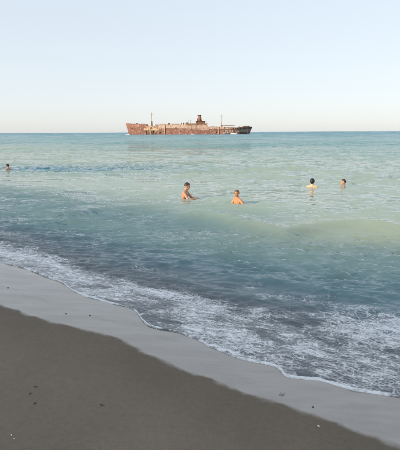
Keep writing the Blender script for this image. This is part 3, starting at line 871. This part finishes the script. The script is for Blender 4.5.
def person(label, loc, face, top_z, skin, hair_m, scale=1.0, lean=0.15, head_yaw=0.0, head_pitch=0.0,
           hands=None, hair_style='short', trunks=None, cap_m=None, strap=None, bed=-1.2, twist=0.0):
    """loc: point on the water; face: heading of the body (0 = +X, counter-clockwise); top_z: crown of the head above the water.
    local axes: x forward, y to the person's left, z up, z = 0 is the level of the water"""
    root = empty('person', loc, face)
    tag(root, label, 'person')
    S = scale
    V = lambda x, y, z: Vector((x, y, z)) * S
    up = Vector((math.sin(lean), 0, math.cos(lean)))
    fw = Vector((math.cos(lean), 0, -math.sin(lean)))
    lf = Vector((0, 1, 0))
    head_h = 0.235 * S
    # head centre sits so that the crown is at top_z; torso hangs below it
    hc = Vector((0.0, 0, top_z - 0.120 * S))
    neck = hc - up * 0.115 * S - Vector((0.025, 0, 0)) * S
    base = neck - up * 0.048 * S
    chest = base - up * 0.16 * S
    waist = base - up * 0.35 * S
    pelvis = base - up * 0.50 * S
    B = bmesh.new()
    rt = Matrix((fw, lf, up)).transposed()
    HR = Matrix.Rotation(head_yaw, 3, 'Z') @ Matrix.Rotation(head_pitch, 3, 'Y')
    H = lambda x, y, z: hc + HR @ (Vector((x, y, z)) * S)
    # head
    ell(B, H(-0.008, 0, 0.022), Vector((0.096, 0.076, 0.094)) * S, HR)
    ell(B, H(0.030, 0, -0.035), Vector((0.062, 0.058, 0.080)) * S, HR)
    ell(B, H(0.045, 0, -0.088), Vector((0.036, 0.036, 0.026)) * S, HR)
    cap(B, H(0.083, 0, 0.012), H(0.108, 0, -0.026), 0.010 * S, 0.014 * S, 5)
    ell(B, H(0.083, 0, -0.058), Vector((0.014, 0.024, 0.010)) * S, HR)
    ell(B, H(0.076, 0, 0.026), Vector((0.018, 0.052, 0.010)) * S, HR)
    for s in (-1, 1):
        ell(B, H(-0.006, s * 0.079, -0.012), Vector((0.020, 0.011, 0.032)) * S, HR)
        ell(B, H(0.055, s * 0.036, -0.030), Vector((0.026, 0.022, 0.024)) * S, HR)
    cap(B, H(-0.018, 0, -0.07), neck - up * 0.03 * S, 0.056 * S, 0.060 * S)
    cap(B, neck - up * 0.02 * S, base, 0.060 * S, 0.075 * S)
    # torso
    ell(B, chest + fw * 0.0 * S, Vector((0.108, 0.158, 0.185)) * S, rt)
    ell(B, chest + fw * 0.045 * S + up * 0.03 * S, Vector((0.075, 0.130, 0.105)) * S, rt)
    ell(B, waist, Vector((0.092, 0.132, 0.165)) * S, rt)
    ell(B, pelvis, Vector((0.108, 0.155, 0.120)) * S, rt)
    for s in (-1, 1):
        cap(B, base - up * 0.005 * S + lf * s * 0.03 * S, base + lf * s * 0.165 * S - up * 0.055 * S, 0.058 * S, 0.062 * S)
        ell(B, chest - fw * 0.065 * S + lf * s * 0.075 * S + up * 0.03 * S, Vector((0.04, 0.07, 0.11)) * S, rt)
    # arms
    for s, hd in zip((1, -1), hands or (None, None)):
        sh = base + lf * s * 0.178 * S - up * 0.062 * S
        tgt = Vector(hd) if hd is not None else sh + Vector((0.22, s * 0.16, -0.42)) * S
        pd = Vector((-0.6, s * 0.8, -0.5))
        el, wr = two_bone(sh, tgt, 0.29 * S, 0.25 * S, pd)
        cap(B, sh, sh.lerp(el, 0.5), 0.056 * S, 0.050 * S); cap(B, sh.lerp(el, 0.5), el, 0.050 * S, 0.040 * S)
        cap(B, el, el.lerp(wr, 0.35), 0.040 * S, 0.043 * S); cap(B, el.lerp(wr, 0.35), wr, 0.043 * S, 0.027 * S)
        hand(B, wr, wr - el, Vector((0, -s * 0.3, -1)))
    # legs down to the seabed
    for s in (-1, 1):
        hip = pelvis + lf * s * 0.085 * S - up * 0.05 * S
        foot = Vector((hip.x + 0.05 * s, hip.y + s * 0.06, bed + 0.09))
        kn, an = two_bone(hip, foot, 0.44 * S, 0.43 * S, Vector((1, s * 0.2, 0.1)))
        cap(B, hip, kn, 0.085 * S, 0.056 * S); cap(B, kn, kn.lerp(an, 0.35), 0.054 * S, 0.057 * S); cap(B, kn.lerp(an, 0.35), an, 0.057 * S, 0.036 * S)
        cap(B, an + Vector((-0.04, 0, -0.05)) * S, an + Vector((0.15, 0.02 * s, -0.065)) * S, 0.036 * S, 0.026 * S)
    body = remeshed('body', B, skin, root, 0.0085 * S, 4)
    # eyes
    for s in (-1, 1):
        b = bmesh.new(); ell(b, H(0.077, s * 0.031, 0.004), Vector((0.009, 0.012, 0.006)) * S, HR, 2)
        bm_obj('eye', b, EYE, root, True)
    # hair
    b = bmesh.new()
    bmesh.ops.create_icosphere(b, subdivisions=4, radius=1.0)
    kill = []
    b.verts.ensure_lookup_table()
    cc = np.array([v.co[:] for v in b.verts]); NZ = fbm(cc[:, 0] * 5 + 9, cc[:, 1] * 5 + cc[:, 2] * 3 + 4, 3)
    for v, nz in zip(b.verts, NZ):
        d = v.co.copy()
        low = -0.35 if hair_style == 'short' else -0.75
        if (d.x > 0.30 + 0.1 * (nz - 0.5) and d.z < 0.52 + 0.25 * (nz - 0.5)) or d.z < low + (0.35 if d.x > 0 else 0):
            kill.append(v); continue
        g = 1.0 + 0.24 * (nz - 0.25) + (0.05 if d.z > 0.2 else 0.0)
        v.co = H(-0.012 + d.x * 0.101 * g, d.y * 0.084 * g, 0.024 + d.z * 0.100 * g)
    bmesh.ops.delete(b, geom=kill, context='VERTS')
    hair = bm_obj('hair', b, hair_m, root, True)
    so = hair.modifiers.new('thick', 'SOLIDIFY'); so.thickness = 0.014 * S; so.offset = -1
    if hair_style in ('nape', 'bun'):
        b = bmesh.new()
        if hair_style == 'nape':
            for k in range(9):
                y = (k - 4) * 0.014
                cap(b, H(-0.075, y, 0.02), H(-0.078 - 0.01 * (k % 2), y * 1.15, -0.085 + 0.003 * abs(k - 4) ** 2), 0.022 * S, 0.012 * S, 6)
        else:
            ell(b, H(-0.10, 0, 0.07), Vector((0.045, 0.045, 0.042)) * S, HR)
        remeshed('hair_length' if hair_style == 'nape' else 'hair_bun', b, hair_m, root, 0.008, 2)
    # cap with a peak
    if cap_m:
        b = bmesh.new()
        bmesh.ops.create_icosphere(b, subdivisions=4, radius=1.0)
        kill = [v for v in b.verts if v.co.z < 0.10]
        for v in b.verts: v.co = H(-0.008 + v.co.x * 0.112, v.co.y * 0.093, 0.034 + v.co.z * 0.100)
        bmesh.ops.delete(b, geom=kill, context='VERTS')
        crown = bm_obj('cap', b, cap_m, root, True)
        so = crown.modifiers.new('thick', 'SOLIDIFY'); so.thickness = 0.006
        b = bmesh.new()
        ring = []
        for k in range(13):
            a = R(-62 + k * 124 / 12)
            ring.append((b.verts.new(H(-0.008 + math.cos(a) * 0.108, math.sin(a) * 0.088, 0.045)),
                         b.verts.new(H(-0.008 + math.cos(a) * 0.108 + 0.078 * math.cos(a * 1.25), math.sin(a) * 0.094, 0.028 - 0.012 * abs(math.sin(a))))))
        for k in range(12): b.faces.new((ring[k][0], ring[k + 1][0], ring[k + 1][1], ring[k][1]))
        pk = bm_obj('peak', b, cap_m, crown, True)
        so = pk.modifiers.new('thick', 'SOLIDIFY'); so.thickness = 0.006
    # swimwear: a skin-tight shell round the hips
    if trunks:
        b = bmesh.new()
        ell(b, pelvis - up * 0.01 * S, Vector((0.116, 0.164, 0.125)) * S, rt)
        for s in (-1, 1):
            hip = pelvis + lf * s * 0.085 * S - up * 0.05 * S
            foot = Vector((hip.x + 0.05 * s, hip.y + s * 0.06, bed + 0.09))
            kn, an = two_bone(hip, foot, 0.44 * S, 0.43 * S, Vector((1, s * 0.2, 0.1)))
            cap(b, hip, hip.lerp(kn, 0.4), 0.098 * S, 0.092 * S)
        remeshed('swim_trunks', b, trunks, root, 0.010, 3)
    if strap:
        b = bmesh.new()
        # band round the chest and two shoulder straps
        N = 40
        ringv = []
        for k in range(N):
            a = 2 * math.pi * k / N
            for dz in (-0.02, 0.02):
                p = chest + fw * (math.cos(a) * 0.122 + 0.01) * S + lf * math.sin(a) * 0.168 * S + up * (0.0 + dz) * S
                ringv.append(b.verts.new(p))
        for k in range(N):
            i = 2 * k; j = 2 * ((k + 1) % N)
            b.faces.new((ringv[i], ringv[j], ringv[j + 1], ringv[i + 1]))
        bk = bm_obj('swimsuit_band', b, strap, root, True)
        so = bk.modifiers.new('thick', 'SOLIDIFY'); so.thickness = 0.01
    return root

EYE = plain('eye_dark', (0.03, 0.022, 0.018), 0.2)
SK_LIGHT = skin_material('sunlit_skin', (0.54, 0.285, 0.175))
SK_TAN = skin_material('tanned_skin', (0.56, 0.26, 0.125))
SK_PALE = skin_material('pale_skin', (0.74, 0.51, 0.31))
HAIR_BROWN = hair_material('dark_brown_hair', (0.040, 0.022, 0.014))
HAIR_BLACK = hair_material('black_hair', (0.012, 0.011, 0.013))
HAIR_LIGHT = hair_material('light_brown_hair', (0.16, 0.09, 0.05))
NAVY = plain('navy_swimwear', (0.02, 0.025, 0.06))
DARKRED = plain('maroon_swimwear', (0.10, 0.02, 0.025))
CREAM = plain('cream_cotton', (0.74, 0.70, 0.62), 0.8)

def bather(px, py, **k):
    p = pix(px, py, 0.0)
    v = vcoord(p.x, p.y)
    bed = float(beach_z(np.array([v]), np.array([ucoord(p.x, p.y)]))[0])
    return person(loc=(p.x, p.y, 0), bed=bed, **k)

bather(187.5, 198.6, label='bare-chested dark-haired person standing waist-deep in profile, leaning forward with arms in the water',
       face=R(-12), top_z=0.52, skin=SK_LIGHT, hair_m=HAIR_BROWN, scale=0.93, lean=0.22, head_pitch=0.22, hands=((0.30, 0.10, -0.03), (0.27, -0.12, 0.035)), trunks=NAVY)
bather(236.5, 204.0, label='tanned light-haired person with a hair bun, chest-deep, facing the leaning dark-haired bather',
       face=R(-150), top_z=0.42, skin=SK_TAN, hair_m=HAIR_LIGHT, scale=0.86, lean=0.05, head_yaw=R(25), hair_style='bun', hands=((0.12, 0.25, -0.10), (0.24, -0.10, -0.06)), trunks=NAVY)
bather(312.0, 187.0, label='black-haired person shoulder-deep with the back turned, sunlit shoulders above the water',
       face=R(75), top_z=0.335, skin=SK_PALE, hair_m=HAIR_BLACK, lean=0.0, hair_style='nape', strap=NAVY, trunks=NAVY)
bather(343.0, 185.2, label='dark-haired bather with only the head above water, looking along the shore',
       face=R(190), top_z=0.235, skin=SK_LIGHT, hair_m=HAIR_BROWN, lean=0.1, head_pitch=-0.05, trunks=DARKRED)
bather(7.8, 169.2, label='dark-haired bather far out on rippled blue water, alone, head and shoulders showing',
       face=R(150), top_z=0.31, skin=SK_LIGHT, hair_m=HAIR_BLACK, lean=0.05, trunks=NAVY)

# ------------------------------------------------------------------ small litter of the tideline
def sand_point(px, py):
    p = pix(px, py, 0.1); z = 0.1
    for _ in range(5):
        v = vcoord(p.x, p.y); u = ucoord(p.x, p.y)
        z = float(beach_z(np.array([v]), np.array([u]))[0]); p = pix(px, py, z)
    return p
PEB_D = plain('dark_stone', (0.045, 0.042, 0.04), 0.5)
PEB_B = plain('brown_stone', (0.14, 0.09, 0.06), 0.5)
SHELL = plain('bleached_shell', (0.72, 0.68, 0.62), 0.4)
WEED = plain('dark_seaweed', (0.025, 0.028, 0.018), 0.4)
def pebble(name, label, cat, px, py, size, mat, seed, flat=0.55):
    rng = random.Random(seed)
    p = sand_point(px, py)
    b = bmesh.new()
    bmesh.ops.create_icosphere(b, subdivisions=3, radius=1.0)
    for v in b.verts:
        d = v.co.copy()
        g = 0.8 + 0.45 * fbm(np.array([d.x * 1.7 + seed]), np.array([d.y * 1.7 + d.z + seed * 2]), 2)[0]
        v.co = Vector((d.x * size * g, d.y * size * 0.7 * g, d.z * size * flat * g))
    o = bm_obj(name, b, mat, None, True)
    o.location = (p.x, p.y, p.z + size * flat * 0.35); o.rotation_euler = (0, 0, rng.random() * 6)
    tag(o, label, cat)
def shell(label, px, py, size, seed):
    p = sand_point(px, py)
    b = bmesh.new(); n = 22; rows = 7; g = []
    for i in range(rows):
        t = i / (rows - 1); row = []
        for k in range(n):
            a = math.pi * (0.06 + 0.88 * k / (n - 1))
            rr = size * t * (1 + 0.03 * (k % 2))
            row.append(b.verts.new((math.cos(a) * rr, math.sin(a) * rr * 1.05, size * 0.45 * math.sqrt(max(0, 1 - t * t)) + 0.05 * size * (k % 2) * t)))
        g.append(row)
    for i in range(rows - 1):
        for k in range(n - 1): b.faces.new((g[i][k], g[i][k + 1], g[i + 1][k + 1], g[i + 1][k]))
    o = bm_obj('seashell', b, SHELL, None, True)
    so = o.modifiers.new('thick', 'SOLIDIFY'); so.thickness = size * 0.08
    o.location = (p.x, p.y, p.z + 0.001); o.rotation_euler = (0, 0, seed * 1.7)
    tag(o, label, 'shell')
def weed(label, px, py, size, seed):
    rng = random.Random(seed)
    p = sand_point(px, py)
    b = bmesh.new()
    for k in range(5):
        a = seed + rng.uniform(-0.5, 0.5) * 6.28; q = Vector((rng.uniform(-.3, .3) * size, rng.uniform(-.3, .3) * size, 0.004))
        for j in range(5):
            a += rng.uniform(-1.1, 1.1)
            q2 = q + Vector((math.cos(a), math.sin(a), rng.uniform(-.1, .12))) * size * 0.28
            q2.z = max(0.003, q2.z)
            tube(b, q, q2, size * 0.07, size * 0.05, 5); q = q2
    o = bm_obj('seaweed_scrap', b, WEED, None, True)
    o.location = p
    tag(o, label, 'seaweed')
weed('dark seaweed scrap on dry sand, upper of the close pair far from the water', 36.5, 387, 0.016, 1)
weed('dark seaweed scrap on dry sand, lower of the close pair far from the water', 30.5, 394, 0.014, 2)
pebble('pebble', 'flat dark pebble lying just below the pair of seaweed scraps', 'pebble', 35, 403.5, 0.011, PEB_D, 3)
weed('thin dark seaweed scrap alone in the middle of the dry sand', 102.5, 406, 0.017, 4)
shell('small white shell chip near the bottom corner of the dry sand', 12, 435, 0.009, 5)
shell('second white shell chip just below another near the bottom corner', 14, 438.5, 0.007, 6)
weed('dark seaweed scrap on wet sand below the forward lobe of foam', 281.5, 394.5, 0.020, 7)
pebble('pebble', 'brown pebble on wet sand between the seaweed scrap and the white shell', 'pebble', 313, 407, 0.010, PEB_B, 8)
shell('white shell at the border of the wet and dark sand, below the brown pebble', 318.5, 426, 0.011, 9)
pebble('pebble', 'small brown pebble in the middle of the bright wet sand, far from the foam', 'pebble', 66, 314, 0.012, PEB_B, 10)
pebble('pebble', 'tiny dark pebble closest to the foam edge on the bright wet sand', 'pebble', 90, 315.5, 0.011, PEB_D, 11)
pebble('pebble', 'dark pebble on the wet sand at the far end of the beach', 'pebble', 8, 288, 0.012, PEB_D, 12)
